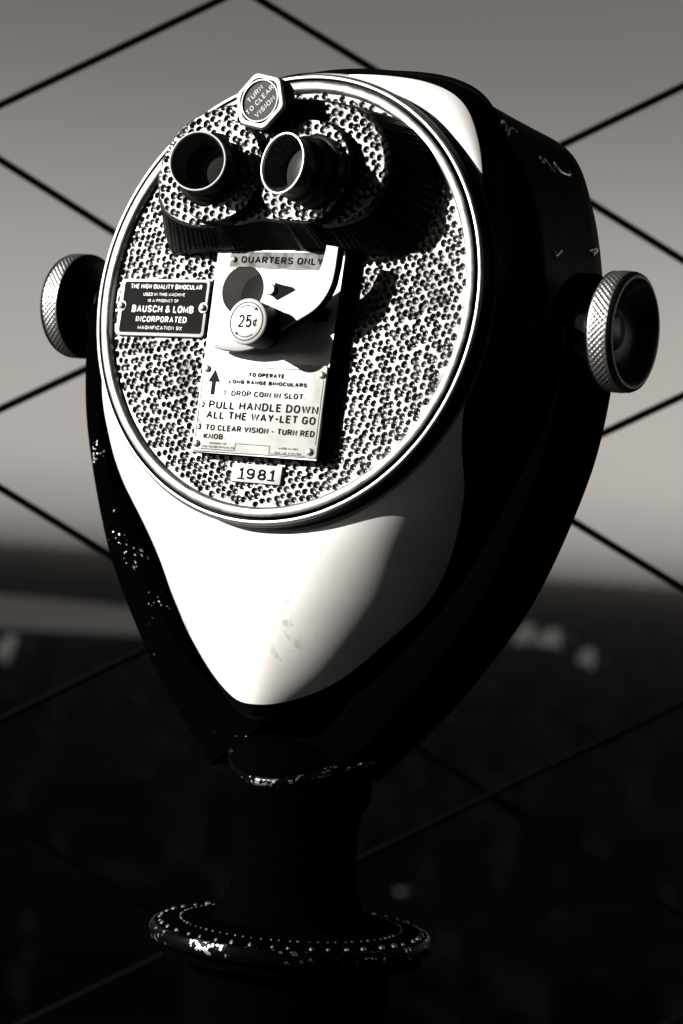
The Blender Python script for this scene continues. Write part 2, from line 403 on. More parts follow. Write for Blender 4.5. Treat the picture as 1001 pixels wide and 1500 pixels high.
# ---- head shell: teardrop front casting and rounded black body
def mirror(right): return right + [(-x, y) for x, y in reversed(right[1:-1])]
def polar(pts, N, sm=10):
    q = smoothpoly(pts, sm); a = np.unwrap(np.arctan2(q[:, 1], q[:, 0])); r = np.hypot(q[:, 0], q[:, 1])
    if a[-1] < a[0]: a = a[::-1]; r = r[::-1]
    a3 = np.concatenate([a - 2 * np.pi, a, a + 2 * np.pi]); r3 = np.tile(r, 3); o = np.argsort(a3)
    t = np.linspace(0, 2 * np.pi, N, endpoint=False)
    return np.interp(t, a3[o], r3[o]), t
N = 360
E_ = mirror([(0, .177), (.055, .176), (.097, .169), (.126, .153), (.145, .122), (.158, .082), (.1705, .03), (.1735, -.01), (.1725, -.054), (.171, -.101), (.163, -.142), (.133, -.207), (.104, -.243), (.062, -.279), (.026, -.298), (0, -.303)])
B1 = mirror([(0, .187), (.05, .183), (.09, .174), (.118, .158), (.148, .127), (.172, .08), (.186, .03), (.188, -.03), (.184, -.09), (.173, -.14), (.148, -.195), (.118, -.238), (.080, -.276), (.035, -.303), (0, -.311)])
B2 = mirror([(0, .188), (.06, .183), (.1, .171), (.145, .147), (.168, .105), (.183, .05), (.188, 0), (.186, -.05), (.178, -.1), (.155, -.16), (.125, -.205), (.09, -.24), (.05, -.27), (0, -.285)])
E_ = [(x - .013 * min(1, max(0, (-.03 - y) / .06)) * min(1, max(0, (y + .30) / .06)), y) if x > .02 else ((x - .011 * min(1, max(0, (-.08 - y) / .08)) * min(1, max(0, (y + .302) / .05)), y) if x < -.02 else (x, y)) for x, y in E_]  # outline drawn in at lower right to stand for the shade there
re_, TH = polar(E_, N); r1, _ = polar(B1, N); r2, _ = polar(B2, N)
def sstep(a, b, x): q = np.clip((x - a) / (b - a), 0, 1); return q * q * (3 - 2 * q)
wl = sstep(96, 112, np.degrees(TH)) * (1 - sstep(168, 184, np.degrees(TH)))     # the casting hugs the ring at the upper left
re_ = re_ * (1 - wl) + np.minimum(re_, .1735) * wl; r1 = r1 * (1 - wl) + np.minimum(r1, .1840) * wl
def ringv(r, z): return np.stack([r * np.cos(TH), r * np.sin(TH), np.full(N, z) if np.isscalar(z) else z], 1)
def rings_mesh(rings, cap=True):
    V = np.concatenate(rings); k = np.arange(N); k2 = (k + 1) % N; F = []
    for i in range(len(rings) - 1):
        F.append(np.stack([i * N + k, (i + 1) * N + k, (i + 1) * N + k2, i * N + k2], 1))
    return V, np.concatenate(F)
KEEL = .88
def keel(r, f=1.0):
    """the lower nose is folded like a ship's bow: blunt under the ring, sharp at the tip"""
    x, y = r * np.cos(TH), r * np.sin(TH)
    w = np.clip((-.06 - y) / .15, 0, 1); w = w * w * (3 - 2 * w)
    s_ = .016 + .13 * np.clip((y + .300) / .16, 0, 1)
    return KEEL * w * f * (np.sqrt(x * x + s_ * s_) - s_)
EZ0 = -0.032
EZ = EZ0 - keel(re_)
rings = [ringv(np.full(N, .166), -.014), ringv(np.full(N, .1715), -.0125)]
zc0 = -.0105
gap = np.maximum(re_ - .1725, 1e-4)
tc = np.clip(1 - .0065 / gap, 0, 1)                                  # from here out the edge is coloured black for its shade
def nose(t):
    return ringv(.1725 * (1 - t) + re_ * t, zc0 - keel(.1725 * (1 - t) + re_ * t, 1 - (1 - np.clip(t, 0, 1)) ** 2) + (EZ0 - zc0) * (0.06 * t + 0.94 * (1 - np.sqrt(np.clip(1 - (.985 * t) ** 2.2, 0, 1))) / (1 - math.sqrt(1 - .985 ** 2.2))))
for u in 1 - (1 - np.linspace(0.0, 1, 44)) ** 1.4: rings.append(nose(u * tc))
V, F = rings_mesh(rings)
ok = np.linalg.norm(V[F[:, 0]] - V[F[:, 1]], axis=1) + np.linalg.norm(V[F[:, 3]] - V[F[:, 2]], axis=1) > 2e-5
shell = mk('front_shell', V, F[ok], M_NOSE, root, HEAD)
rings = [nose(tc + (1 - tc) * u) for u in 1 - (1 - np.linspace(0, 1, 16)) ** 1.6]
rings.append(ringv(re_ + .0012, EZ - .003)); rings.append(ringv(re_ + .001, EZ - .0075))
V, F = rings_mesh(rings)
mk('shell_edge', V, F, M_BLACK, root, HEAD)
rings = [ringv(re_ - .004, EZ - .006), ringv(re_ + .0035, EZ - .0062), ringv(re_ + .0055, EZ - .008), ringv(r1, np.maximum(EZ - .014, -.125))]
for t in np.linspace(0.1, 1, 9): rings.append(ringv(r1 * (1 - t) + r2 * t, np.maximum(EZ - .014, -.125) * (1 - t) - .150 * t))
for s, z in ((.985, -.158), (.955, -.166), (.85, -.18), (.6, -.197), (.3, -.206), (.01, -.208)): rings.append(ringv(r2 * s, z))
V, F = rings_mesh(rings)
body = mk('head_body', V, F, M_BLACK, root, HEAD)

SHOULDER_GLINT = [[(.1303, .1441, -.0398), (.1378, .1415, -.0400), (.1414, .1305, -.0399), (.1413, .1407, -.0414), (.1354, .1435, -.059), (.1452, .1324, -.0465), (.1373, .1423, -.0636), (.1401, .1401, -.0691)],
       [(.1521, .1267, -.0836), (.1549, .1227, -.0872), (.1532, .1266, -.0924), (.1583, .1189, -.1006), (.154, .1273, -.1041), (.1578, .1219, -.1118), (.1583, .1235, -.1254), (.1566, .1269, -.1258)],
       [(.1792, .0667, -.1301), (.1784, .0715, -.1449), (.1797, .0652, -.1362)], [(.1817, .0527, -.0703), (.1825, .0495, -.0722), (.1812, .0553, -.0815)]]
for q in SHOULDER_GLINT:
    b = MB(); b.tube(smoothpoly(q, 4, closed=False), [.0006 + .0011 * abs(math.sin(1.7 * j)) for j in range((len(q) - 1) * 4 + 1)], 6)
    b.build('shoulder_glint', M_CHROME, body, HEAD)  # bright metal tubes shaped as the sky glints on the shoulder

# ---- hammered dimples
def dimple_field(xy, centres, radii, depths):
    """height of a flat sheet struck with round punch marks"""
    h = np.zeros(len(xy)); cell = 0.006
    key = np.floor(xy / cell).astype(int); d = {}
    order = np.lexsort((key[:, 1], key[:, 0])); ks = key[order]
    cut = np.flatnonzero(np.any(np.diff(ks, axis=0) != 0, axis=1)) + 1
    for g in np.split(order, cut): d[tuple(key[g[0]])] = g
    for c, r, dp in zip(centres, radii, depths):
        k = np.floor(c / cell).astype(int)
        idx = [d[(k[0] + i, k[1] + j)] for i in (-1, 0, 1) for j in (-1, 0, 1) if (k[0] + i, k[1] + j) in d]
        if not idx: continue
        idx = np.concatenate(idx); q = np.hypot(*(xy[idx] - c).T) / r
        w = q < 1.25; idx = idx[w]; q = q[w]
        bowl = np.where(q < 1, -dp * (1 - q ** 2) ** 0.75, 0) + dp * 0.13 * np.exp(-((q - 1.06) / .11) ** 2)
        h[idx] = np.where(q < 1, np.minimum(h[idx], bowl), h[idx] + np.where(h[idx] >= 0, bowl, 0))
    return h
def punch(inside, box, sp, jit, rot, seed):
    """hand-struck rows: a bent, jittered close packing"""
    rs = np.random.RandomState(seed); n = int(.4 / sp)
    i, j = np.meshgrid(np.arange(-n, n), np.arange(-n, n)); x = (i + .5 * (j % 2)) * sp; y = j * sp * .866
    p = np.stack([x.ravel(), y.ravel()], 1); p = p + .0035 * np.stack([np.sin(p[:, 1] * 41 + 1) + np.sin(p[:, 0] * 23), np.sin(p[:, 0] * 37 + 2) + np.sin(p[:, 1] * 19)], 1)
    p += jit * rs.randn(*p.shape); c, s_ = math.cos(rot), math.sin(rot); p = p @ np.array(((c, s_), (-s_, c)))
    return p[inside(p)]
rs = np.random.RandomState(3)
RD = .1545
C = punch(lambda p: np.hypot(p[:, 0], p[:, 1]) < RD - .002, None, .0059, .0007, .25, 5)
nr, na = 300, 1300
rr = np.sqrt(np.linspace(0, 1, nr)) * .35 + np.linspace(0, 1, nr) * .65; rr *= RD
ta = np.linspace(0, 2 * np.pi, na, endpoint=False)
XY = np.stack([(rr[:, None] * np.cos(ta)).ravel(), (rr[:, None] * np.sin(ta)).ravel()], 1)
H = dimple_field(XY, C, .0019 + .0008 * rs.rand(len(C)), .0012 + .0011 * rs.rand(len(C)))
V = np.column_stack([XY, H])
i = np.arange(nr - 1)[:, None]; k = np.arange(na)[None, :]; k2 = (k + 1) % na
F = np.stack([(i * na + k).ravel(), ((i + 1) * na + k).ravel(), ((i + 1) * na + k2).ravel(), (i * na + k2).ravel()], 1)
fc = V[F].mean(1)
hid = (np.abs(fc[:, 0]) < .05) & (fc[:, 1] < .022) & (fc[:, 1] > -.112)          # opening behind the coin mechanism
face = mk('hammered_face', V, F[~hid], M_HAMMER, root, HEAD)

# ---- ring round the face
b = MB()
b.lathe([(.1540, -.004), (.1546, .0030), (.1556, .0044), (.1572, .0050), (.1612, .0050), (.1620, .0042)], n=256)
b.lathe([(.1640, .0012), (.1646, .0034), (.1658, .0038), (.1672, .0032), (.1678, .0018)], n=256)
ring = b.build('face_ring', M_RING, root, HEAD, angle=rad(50))
b = MB(); b.lathe([(.1620, .0042), (.1624, .0006), (.1636, .0006), (.1640, .0012)], n=256); b.lathe([(.1678, .0018), (.1688, -.0010), (.1690, -.0060), (.1685, -.016)], n=256)
b.build('ring_groove', M_BLACK, ring, HEAD, angle=rad(50))  # groove and outer wall coloured black for the ring's shade

# ---- eyepiece housing
hp = [(0, .140), (.04, .1375), (.070, .130), (.090, .115), (.1005, .092), (.0985, .070), (.087, .0535), (.062, .0450), (.03, .0460), (0, .0495)]
hpf = hp + [(-x, y) for x, y in reversed(hp[1:-1])]
HC = np.array((0, .088))
def polar_c(pts, N, c, sm=10):
    q = smoothpoly(pts, sm) - c; a = np.arctan2(q[:, 1], q[:, 0]); r = np.hypot(q[:, 0], q[:, 1]); o = np.argsort(a); a = a[o]; r = r[o]
    t = np.linspace(-np.pi, np.pi, N, endpoint=False)
    return np.interp(t, np.concatenate([a - 2 * np.pi, a, a + 2 * np.pi]), np.tile(r, 3)), t
NA, NR = 900, 210
rh, th = polar_c(hpf, NA, HC)
ss = np.linspace(0, 1, NR)
X = HC[0] + ss[:, None] * rh * np.cos(th); Y = HC[1] + ss[:, None] * rh * np.sin(th)
XY = np.stack([X.ravel(), Y.ravel()], 1)
EL, ER = np.array((-.0365, .086)), np.array((.0365, .086))
C = punch(lambda p: (p[:, 1] > .03) & (p[:, 1] < .145) & (np.abs(p[:, 0]) < .105), None, .0066, .0007, .6, 9)
H = dimple_field(XY, C, .0021 + .0009 * rs.rand(len(C)), .0015 + .0008 * rs.rand(len(C)))
S = np.repeat(ss, NA)
dl = np.minimum(np.hypot(*(XY - EL).T), np.hypot(*(XY - ER).T))
dl2 = np.where(XY[:, 0] < 0, np.hypot(XY[:, 0] + .0375, XY[:, 1] - .0840), np.hypot(XY[:, 0] - .0375, XY[:, 1] - .0820))
boss = np.clip((.0395 - dl2) / .0022, 0, 1); boss = boss * boss * (3 - 2 * boss)
edge = np.clip((S - .955) / .045, 0, 1)
Z = .0370 + .0100 * boss + H * (1 - edge) - .0035 * edge ** 2
V = [np.column_stack([XY, Z])]
i = np.arange(NR - 1)[:, None]; k = np.arange(NA)[None, :]; k2 = (k + 1) % NA
F = np.stack([(i * NA + k).ravel(), ((i + 1) * NA + k).ravel(), ((i + 1) * NA + k2).ravel(), (i * NA + k2).ravel()], 1)
wall = boss[F].mean(1); wall = (wall > .04) & (wall < .93)
hface = mk('housing_face', np.concatenate(V), F[~wall], M_HAMMER, root, HEAD)
mk('boss_wall', np.concatenate(V), F[wall], M_BLACK, root, HEAD)  # steep walls coloured black for the shadow round each boss
# flaring black sides with cast ribs
ring0 = np.column_stack([X[-1], Y[-1], np.full(NA, .0371)]); rows = []
for t in np.linspace(0, 1, 14):
    sx = 1 + .20 * t; sy = 1 + .62 * t
    x = X[-1] * sx; y = HC[1] + (Y[-1] - HC[1]) * sy; y = np.maximum(y, np.minimum(Y[-1], .0340 - .002 * t))
    y = np.where(Y[-1] > HC[1], HC[1] + (Y[-1] - HC[1]) * (1 + .03 * t), y)
    rib = (.0005 * np.sin(th * 170 + 2 * np.sin(th * 13)) + .0003 * np.sin(th * 67)) * min(1, 6 * t) * (np.abs(np.cos(th)) > .5)
    rows.append(np.column_stack([x + rib * np.cos(th), y + rib * np.sin(th), ((Z[-NA:] - .0002) * (1 - t) - .0014 * t)]))
V = np.concatenate(rows); i = np.arange(13)[:, None]
F = np.stack([(i * NA + k).ravel(), ((i + 1) * NA + k).ravel(), ((i + 1) * NA + k2).ravel(), (i * NA + k2).ravel()], 1)
mk('housing_side', V, F, mat('ribbed_enamel', .0015, .32, 0, .12, bump=(300, .4, .001)), root, HEAD)

# ---- eyepieces
def eyepiece(cx, cy, tilt, bend):
    T = Matrix.Translation((cx, cy, .0445)) @ Matrix.Rotation(rad(tilt), 4, 'Y') @ Matrix.Rotation(rad(bend), 4, 'X') @ Matrix.Scale(.93, 4)
    b = MB()
    b.lathe([(.0295, -.004), (.0295, .0035), (.0285, .0045), (.0262, .005), (.0258, .0062), (.0252, .0066)], T, 96)
    for q in range(7):                                           # knurled dioptre ring
        z = .0066 + q * .0012; b.lathe([(.0250, z), (.0254, z + .0003), (.0254, z + .0009), (.0250, z + .0012)], T, 96)
    b.lathe([(.0250, .015), (.0236, .0158), (.0225, .018), (.0217, .021), (.0217, .0245), (.0222, .0275), (.0231, .0305), (.0236, .0325), (.0232, .0332)], T, 96)
    o = b.build('eyepiece', M_RUBBER, root, HEAD)
    b = MB(); b.lathe([(.0233, .0327), (.0236, .0336), (.0231, .0345), (.0223, .0345), (.0218, .0338), (.0216, .0325)], T, 96); b.build('rim', M_CHROME, o, HEAD)
    b = MB(); b.lathe([(.0217, .0326), (.0205, .026), (.0185, .0195), (.0165, .0165), (.0158, .0160)], T, 96); b.build('eye_cup', mat_cup, o, HEAD)
    b = MB(); b.lathe([(.0159, .0162), (.012, .0172), (.008, .0179), (.004, .0183), (.0002, .0184)], T, 64, cap1=True); b.build('lens', M_LENS, o, HEAD)
mat_cup = mat('eye_cup_black', 0.05, 0.6, 0.0, 0.3, bvar=(300, 0.5))
eyepiece(-.0435, .0845, 14, 2); eyepiece(.0450, .0815, -13, 2)

# ---- hexagonal focus knob
b = MB()
kc = Vector((.0026, .1300))
KT = Matrix.Translation((kc.x, kc.y, 0))
hexa = [(kc.x + .0228 * math.cos(rad(-13 + 60 * q)), kc.y + .0228 * math.sin(rad(-13 + 60 * q))) for q in range(6)]
hx = []
for q in range(6):                                                # rounded corners
    a, p, c = (np.array(hexa[q - 1]), np.array(hexa[q]), np.array(hexa[(q + 1) % 6]))
    for t in (0, .25, .5, .75, 1):
        u0 = p + (a - p) * .17; u1 = p + (c - p) * .17; hx.append(tuple((1 - t) ** 2 * u0 + 2 * t * (1 - t) * p + t * t * u1))
nh = len(hx)
# hexagonal front with a round recess
rim0 = [(kc.x + .0172 * math.cos(math.atan2(y - kc.y, x - kc.x)), kc.y + .0172 * math.sin(math.atan2(y - kc.y, x - kc.x))) for x, y in hx]
ins = lambda s: [(kc.x + (x - kc.x) * s, kc.y + (y - kc.y) * s) for x, y in hx]
V = [(x, y, .045) for x, y in ins(.96)] + [(x, y, .049) for x, y in hx] + [(x, y, .0607) for x, y in hx] + [(x, y, .0627) for x, y in ins(.955)] + [(x, y, .0630) for x, y in ins(.93)]
def band(i_): return [(i_ * nh + q, i_ * nh + (q + 1) % nh, (i_ + 1) * nh + (q + 1) % nh, (i_ + 1) * nh + q) for q in range(nh)]
V += [(x, y, .0630) for x, y in rim0] + [(x, y, .0610) for x, y in rim0]
b.add(V, band(2) + band(3) + band(4) + band(5))
knob = b.build('focus_knob', M_PLATE, root, HEAD, angle=rad(25))
b = MB(); b.add(V[:3 * nh], band(0) + band(1) + [tuple(range(nh - 1, -1, -1))]); b.lathe([(.0125, .0), (.0125, .0452)], KT, 32)
b.build('knob_side', M_BLACK, knob, HEAD, angle=rad(25))  # sides coloured black for their shade
b = MB(); b.lathe([(.0160, .0605), (.0160, .0626), (.0156, .0632), (.0148, .0632), (.0145, .0626), (.0144, .0612)], KT, 72); b.build('cap_ring', M_PLATE, knob, HEAD)
b = MB(); b.lathe([(.0172, .06095), (.0160, .06095)], KT, 72); b.build('groove', M_INK, knob, HEAD)
b = MB(); b.lathe([(.0146, .0618), (.0002, .0618)], KT, 72, cap1=True); b.build('cap', M_RED, knob, HEAD)
b = MB()
for t, a, c, h in (('TURN', (-.0063, .1283), (.0042, .1393), .0040), ('TO CLEAR', (-.0062, .1195), (.0133, .1390), .0040), ('VISION', (.0018, .1172), (.0158, .1310), .0040)):
    lettering(b, t, a, c, h, .0622, .17)
b.build('lettering', M_WHITE, knob, HEAD, smooth=False)

# ---- maker plate
b = MB(); b.prism(rrect(-.1468, -.0312, -.0635, .0128, .003), -.001, .003, .0006)
mp = b.build('maker_plate', M_PLATE, root, HEAD)
b = MB(); b.prism(rrect(-.1432, -.0286, -.0661, .0106, .002), .0029, .0033, 0, back=False); b.build('enamel_field', M_ENAMEL, mp, HEAD)
b = MB()
for t, a, c, h, bd in (('THE HIGH QUALITY BINOCULAR', (-.1369, .0052), (-.0699, .0048), .0036, .22), ('USED IN THIS MACHINE', (-.1239, -.0004), (-.0848, -.0004), .0024, .17),
    ('IS A PRODUCT OF', (-.1187, -.0051), (-.0901, -.0051), .0022, .17), ('BAUSCH & LOMB', (-.1330, -.0131), (-.0752, -.0132), .0055, .22),
    ('INCORPORATED', (-.1281, -.0206), (-.0803, -.0207), .0046, .22), ('MAGNIFICATION 9X', (-.1253, -.0262), (-.0837, -.0263), .0028, .17)):
    lettering(b, t, a, c, h, .0036, bd * .85)
b.build('lettering', M_PLATE, mp, HEAD, smooth=False)
for x, y in ((-.1430, -.0083), (-.0663, -.0089)):
    b = MB(); b.lathe([(.0040, .003), (.0040, .0040), (.0002, .0040)], Matrix.Translation((x, y, 0)), 28, cap1=True); w = b.build('washer', M_PLATE, mp, HEAD)
    screw(mp, x, y, .0044)

# ---- coin mechanism: backing plate with a return cup
PZ = .0115
outer = [(-.0535, -.1180), (.0555, -.1190), (.0580, .0335), (-.0535, .0330)]
hole = circle(-.0270, .0035, .0183, 56)
bm = bmesh.new()
ov = [bm.verts.new((x, y, PZ)) for x, y in outer]; hv = [bm.verts.new((x, y, PZ)) for x, y in hole]
es = [bm.edges.new((ov[q], ov[(q + 1) % 4])) for q in range(4)] + [bm.edges.new((hv[q], hv[(q + 1) % 56])) for q in range(56)]
bmesh.ops.triangle_fill(bm, use_beauty=True, edges=es)
V = [v.co[:] for v in bm.verts]; F = [tuple(v.index for v in f.verts) for f in bm.faces] if not bm.verts.index_update() else []
bm.free()
b = MB(); b.add(V, F)
coin = b.build('coin_plate', M_PLATE, root, HEAD, angle=rad(20))
b = MB(); b.add([(x, y, -.003) for x, y in outer] + [(x, y, PZ) for x, y in outer], [(q, (q + 1) % 4, 4 + (q + 1) % 4, 4 + q) for q in range(4)])
b.build('plate_side', M_BLACK, coin, HEAD, angle=rad(20))  # plate edges coloured black as if all in shade
b = MB(); b.lathe([(.0183, PZ + .0002), (.0181, .008), (.0178, -.006), (.0165, -.0105), (.0002, -.0115)], Matrix.Translation((-.0270, .0035, 0)), 56, cap1=True)
b.build('return_cup', mat('cup_metal', .35, .6, .1, rvar=(80, .5, .7)), coin, HEAD)
b = MB(); b.prism([(-.0415, .0212), (.0560, .0190), (.0565, .0315), (-.0415, .0320)], PZ - .0005, PZ + .0004, 0, back=False)
tl = b.build('title_strip', mat('brushed_title', .06, .55, 1.0, bvar=(120, .5)), coin, HEAD)
b = MB(); lettering(b, 'QUARTERS ONLY', (-.0314, .0237), (.0400, .0223), .0052, PZ + .0008, .20); strip(b, [(-.0415, .0206), (.0560, .0184)], .0005, PZ + .0003)
b.build('lettering', M_INK, coin, HEAD, smooth=False)
screw(coin, -.0378, .0262, PZ + .0006, .0022)
# coin slot: flat black patch in place of the shade inside it
b = MB(); b.prism([(.0005, .0095), (.0075, .0078), (.0165, .0062), (.0245, .0012), (.0085, -.0062), (-.0020, .0005), (.0022, .0040)][::-1], PZ - .0005, PZ + .0005, 0, back=False)
b.build('coin_slot', M_INK, coin, HEAD)
b = MB(); b.lathe([(.0042, PZ), (.0042, PZ + .0020), (.0034, PZ + .0030), (.0002, PZ + .0032)], Matrix.Translation((-.0010, .0038, 0)), 24, cap1=True); b.build('slot_rivet', M_PLATE, coin, HEAD)
b = MB(); b.prism([(.034, -.0165), (.040, -.0205), (.050, -.0175), (.052, -.0095), (.047, -.0085)], PZ - .0005, PZ + .0006, 0, back=False); b.build('reject_opening', M_INK, coin, HEAD)  # flat black patch stands for the shade inside the opening

# ---- instruction plate
b = MB(); b.prism(rrect(-.0532, -.1175, .0560, -.0508, .0018), PZ - .001, PZ + .0014, .0004)
ip = b.build('instruction_plate', M_PLATE, root, HEAD)
IZ = PZ + .0018
b = MB()
for t, a, c, h, bd in (('TO OPERATE', (-.0110, -.0610), (.0204, -.0613), .0032, .19), ('LONG RANGE BINOCULARS', (-.0274, -.0665), (.0406, -.0671), .0031, .19),
    ('1. DROP COIN IN SLOT.', (-.0313, -.0755), (.0409, -.0760), .0041, .14), ('2.', (-.0493, -.0850), (-.0446, -.0850), .0040, .14),
    ('PULL HANDLE DOWN', (-.0427, -.0855), (.0528, -.0861), .0060, .135), ('ALL THE WAY-LET GO', (-.0437, -.0929), (.0516, -.0938), .0058, .135),
    ('3.', (-.0501, -.1014), (-.0456, -.1015), .0041, .14), ('TO CLEAR VISION - TURN RED', (-.0431, -.1017), (.0522, -.1025), .0044, .14),
    ('KNOB.', (-.0438, -.1081), (-.0245, -.1081), .0041, .14), ('PROPERTY OF', (-.0375, -.1119), (-.0225, -.1119), .0014, .15), ('THE TOWER OPTICAL CO', (-.0438, -.1145), (-.0154, -.1145), .0014, .15),
    ('MADE IN USA', (.0233, -.1126), (.0401, -.1126), .0014, .15), ('PAT. NO. 2 174 163', (.0207, -.1160), (.0429, -.1160), .0014, .15)):
    lettering(b, t, a, c, h, IZ, bd * 1.4)
bz = IZ - .0002
strip(b, [(-.0440, -.0538), (.0480, -.0545)], .00035, bz); strip(b, [(-.0514, -.0605), (-.0514, -.1070)], .00035, bz); strip(b, [(.0543, -.0615), (.0543, -.1080)], .00035, bz)
strip(b, [(-.0450, -.1155), (-.0150, -.1158)], .0004, bz); strip(b, [(-.0148, -.1158), (-.0146, -.1106)], .0004, bz); strip(b, [(-.0148, -.1105), (.0155, -.1108)], .0004, bz)
strip(b, [(.0154, -.1108), (.0154, -.1162)], .0004, bz); strip(b, [(.0154, -.1163), (.0465, -.1166)], .0004, bz)
b.build('lettering', M_INK, ip, HEAD, smooth=False)
b = MB(); b.add([(-.0410, -.0567, IZ), (-.0460, -.0656, IZ), (-.0426, -.0656, IZ), (-.0426, -.0752, IZ), (-.0394, -.0752, IZ), (-.0394, -.0656, IZ), (-.0358, -.0656, IZ)], [(0, 1, 2, 3, 4, 5, 6)])
b.build('arrow', mat('grey_ink', .012, .8, 0, .1), ip, HEAD, smooth=False)
for x, y in ((-.0483, -.0562), (.0524, -.0577), (-.0494, -.1118), (.0502, -.1132)):
    screw(ip, x, y, PZ + .0016, .0027)

# ---- year plate
b = MB(); b.prism([(-.0222, -.1368), (.0212, -.1374), (.0216, -.1238), (-.0220, -.1234)], -.001, .0026, .0004); yp = b.build('year_plate', M_PLATE, root, HEAD)
b = MB(); lettering(b, '1981', (-.0160, -.1345), (.0155, -.1352), .0083, .0030, .19)
for x in (-.0135, .0128):                                           # foot serifs of the two ones
    strip(b, [(x - .0030, -.1344), (x + .0034, -.1346)], .0011, .0030)
b.build('lettering', M_INK, yp, HEAD, smooth=False)

# ---- pull handle and coin knob
LZ = .030
def lever_mesh():
    # centre line from the hub side to the bent upper end, half widths, height off the face
    st = [(-.036, -.030, .0125, .024), (-.026, -.0305, .0135, .026), (-.012, -.0300, .0145, .027), (.004, -.0265, .0140, .029), (.020, -.0185, .0115, .030), (.034, -.0115, .0110, .031), (.046, -.0045, .0105, .0315), (.0545, .0050, .0085, .032), (.0585, .0140, .0066, .033), (.0603, .0230, .0056, .034), (.0615, .0310, .0052, .035)]
    q = smoothpoly(st, 8, closed=False); V = []; F = []; n = len(q); m = 8
    for i_ in range(n):
        t = q[min(i_ + 1, n - 1), :2] - q[max(i_ - 1, 0), :2]; t /= np.linalg.norm(t); nn = np.array((-t[1], t[0])); c = q[i_, :2]; w = q[i_, 2]; z = q[i_, 3]
        for f, dz in ((1, -.0075), (1, -.0006), (.94, 0), (-.94, 0), (-1, -.0006), (-1, -.0075)):
            V.append((*(c + nn * w * f), z + dz))
    for i_ in range(n - 1):
        for k_ in range(6):
            k3 = (k_ + 1) % 6; F.append((i_ * 6 + k_, i_ * 6 + k3, (i_ + 1) * 6 + k3, (i_ + 1) * 6 + k_))
    F += [tuple(range(6)), tuple((n - 1) * 6 + k_ for k_ in range(5, -1, -1))]
    return V, F
V, F = lever_mesh()
topF = [f for f in F if len(f) == 4 and all(q % 6 in (1, 2, 3, 4) for q in f)]
lev = mk('pull_handle', V, topF, M_PLATE, root, HEAD, True, rad(40))
mk('handle_edge', V, [f for f in F if f not in topF], M_BLACK, lev, HEAD, True, rad(40))  # underside and edges coloured black for the shade under the handle
b = MB(); b.lathe([(.011, PZ - .002), (.011, LZ)], Matrix.Translation((.002, -.0275, 0)), 40); b.build('pivot_boss', M_BLACK, lev, HEAD)
CT = Matrix.Translation((.0075, -.0272, 0))
b = MB(); b.lathe([(.0160, LZ - .001), (.0163, .047), (.0168, .0492)], CT, 80); ck = b.build('coin_knob', M_BLACK, root, HEAD)
b = MB(); b.lathe([(.0168, .0490), (.0166, .0502), (.0160, .0506), (.0002, .0506)], CT, 80, cap1=True); b.build('knob_face', M_PLATE, ck, HEAD)
b = MB(); strip(b, circle(.0075, -.0272, .0138, 64), .0006, .0509, True)
lettering(b, '25', (.0006, -.0318), (.0120, -.0318), .0094, .0509, .15); lettering(b, '\u00a2', (.0130, -.0312), (.0172, -.0312), .0070, .0509, .11)
for a0, a1 in ((125, 55), (-55, -125)):
    pts = [(.0075 + .0113 * math.cos(rad(a0 + (a1 - a0) * q / 12)), -.0272 + .0113 * math.sin(rad(a0 + (a1 - a0) * q / 12))) for q in range(13)]
    strip(b, pts, .0005, .0509)
    e = Vector(pts[-1]); d = (e - Vector(pts[-2])).normalized(); nn = Vector((-d.y, d.x))
    b.add([(*(e + d * .0025), .0509), (*(e + nn * .0013), .0509), (*(e - nn * .0013), .0509)], [(0, 1, 2)])
b.build('lettering', M_INK, ck, HEAD, smooth=False)

# ---- yoke
yo = [(.2135, .0), (.2125, -.05), (.2015, -.11), (.170, -.195), (.128, -.262), (.095, -.303), (.068, -.332), (.052, -.348)]
yi = [(.1945, .0), (.1945, -.05), (.1855, -.105), (.152, -.182), (.106, -.243), (.072, -.276), (.036, -.297), (.0, -.305)]
yo = smoothpoly(yo, 6, closed=False); yi = smoothpoly(yi, 6, closed=False)
capa = [(.204 + .0095 * 1, 0)]
def arm(sgn):
    n = len(yo); V = []; F = []
    zs = [(-.060, .10), (-.064, .0), (-.064, -.0)]
    prof = [(0, .022), (.006, .028), (.012, .030), (-1, 0)]
    for i_ in range(n):
        o, q = yo[i_], yi[i_]; d = (q - o); w = np.linalg.norm(d); d /= w; e = min(.005, w * .3)
        zf, zb = .028, -.058
        cs = [(o, zb + e), (o + d * e, zb), (q - d * e, zb), (q, zb + e), (q, zf - e), (q - d * e * .3, zf - e * .3), (q - d * e, zf), (o + d * e, zf), (o + d * e * .3, zf - e * .3), (o, zf - e)]
        for p, z in cs: V.append((sgn * p[0], p[1], z))
    m = 10
    for i_ in range(n - 1):
        for k_ in range(m):
            k3 = (k_ + 1) % m; f = (i_ * m + k_, i_ * m + k3, (i_ + 1) * m + k3, (i_ + 1) * m + k_); F.append(f if sgn > 0 else f[::-1])
    # rounded top end
    o, q = yo[0], yi[0]; base = len(V); R = .043; zc = -.019; K = 14
    for k_ in range(K + 1):
        a = math.pi * k_ / K
        for x, rr_ in ((o[0], R - .004), (o[0] - .004, R), (q[0] + .004, R), (q[0], R - .004)): V.append((sgn * x, rr_ * math.sin(a), zc + rr_ * math.cos(a)))
    for k_ in range(K):
        for j_ in range(3): F.append((base + k_ * 4 + j_, base + k_ * 4 + j_ + 1, base + (k_ + 1) * 4 + j_ + 1, base + (k_ + 1) * 4 + j_))
    F.append(tuple(base + k_ * 4 for k_ in range(K + 1))); F.append(tuple(base + k_ * 4 + 3 for k_ in range(K, -1, -1)))
    return V, F
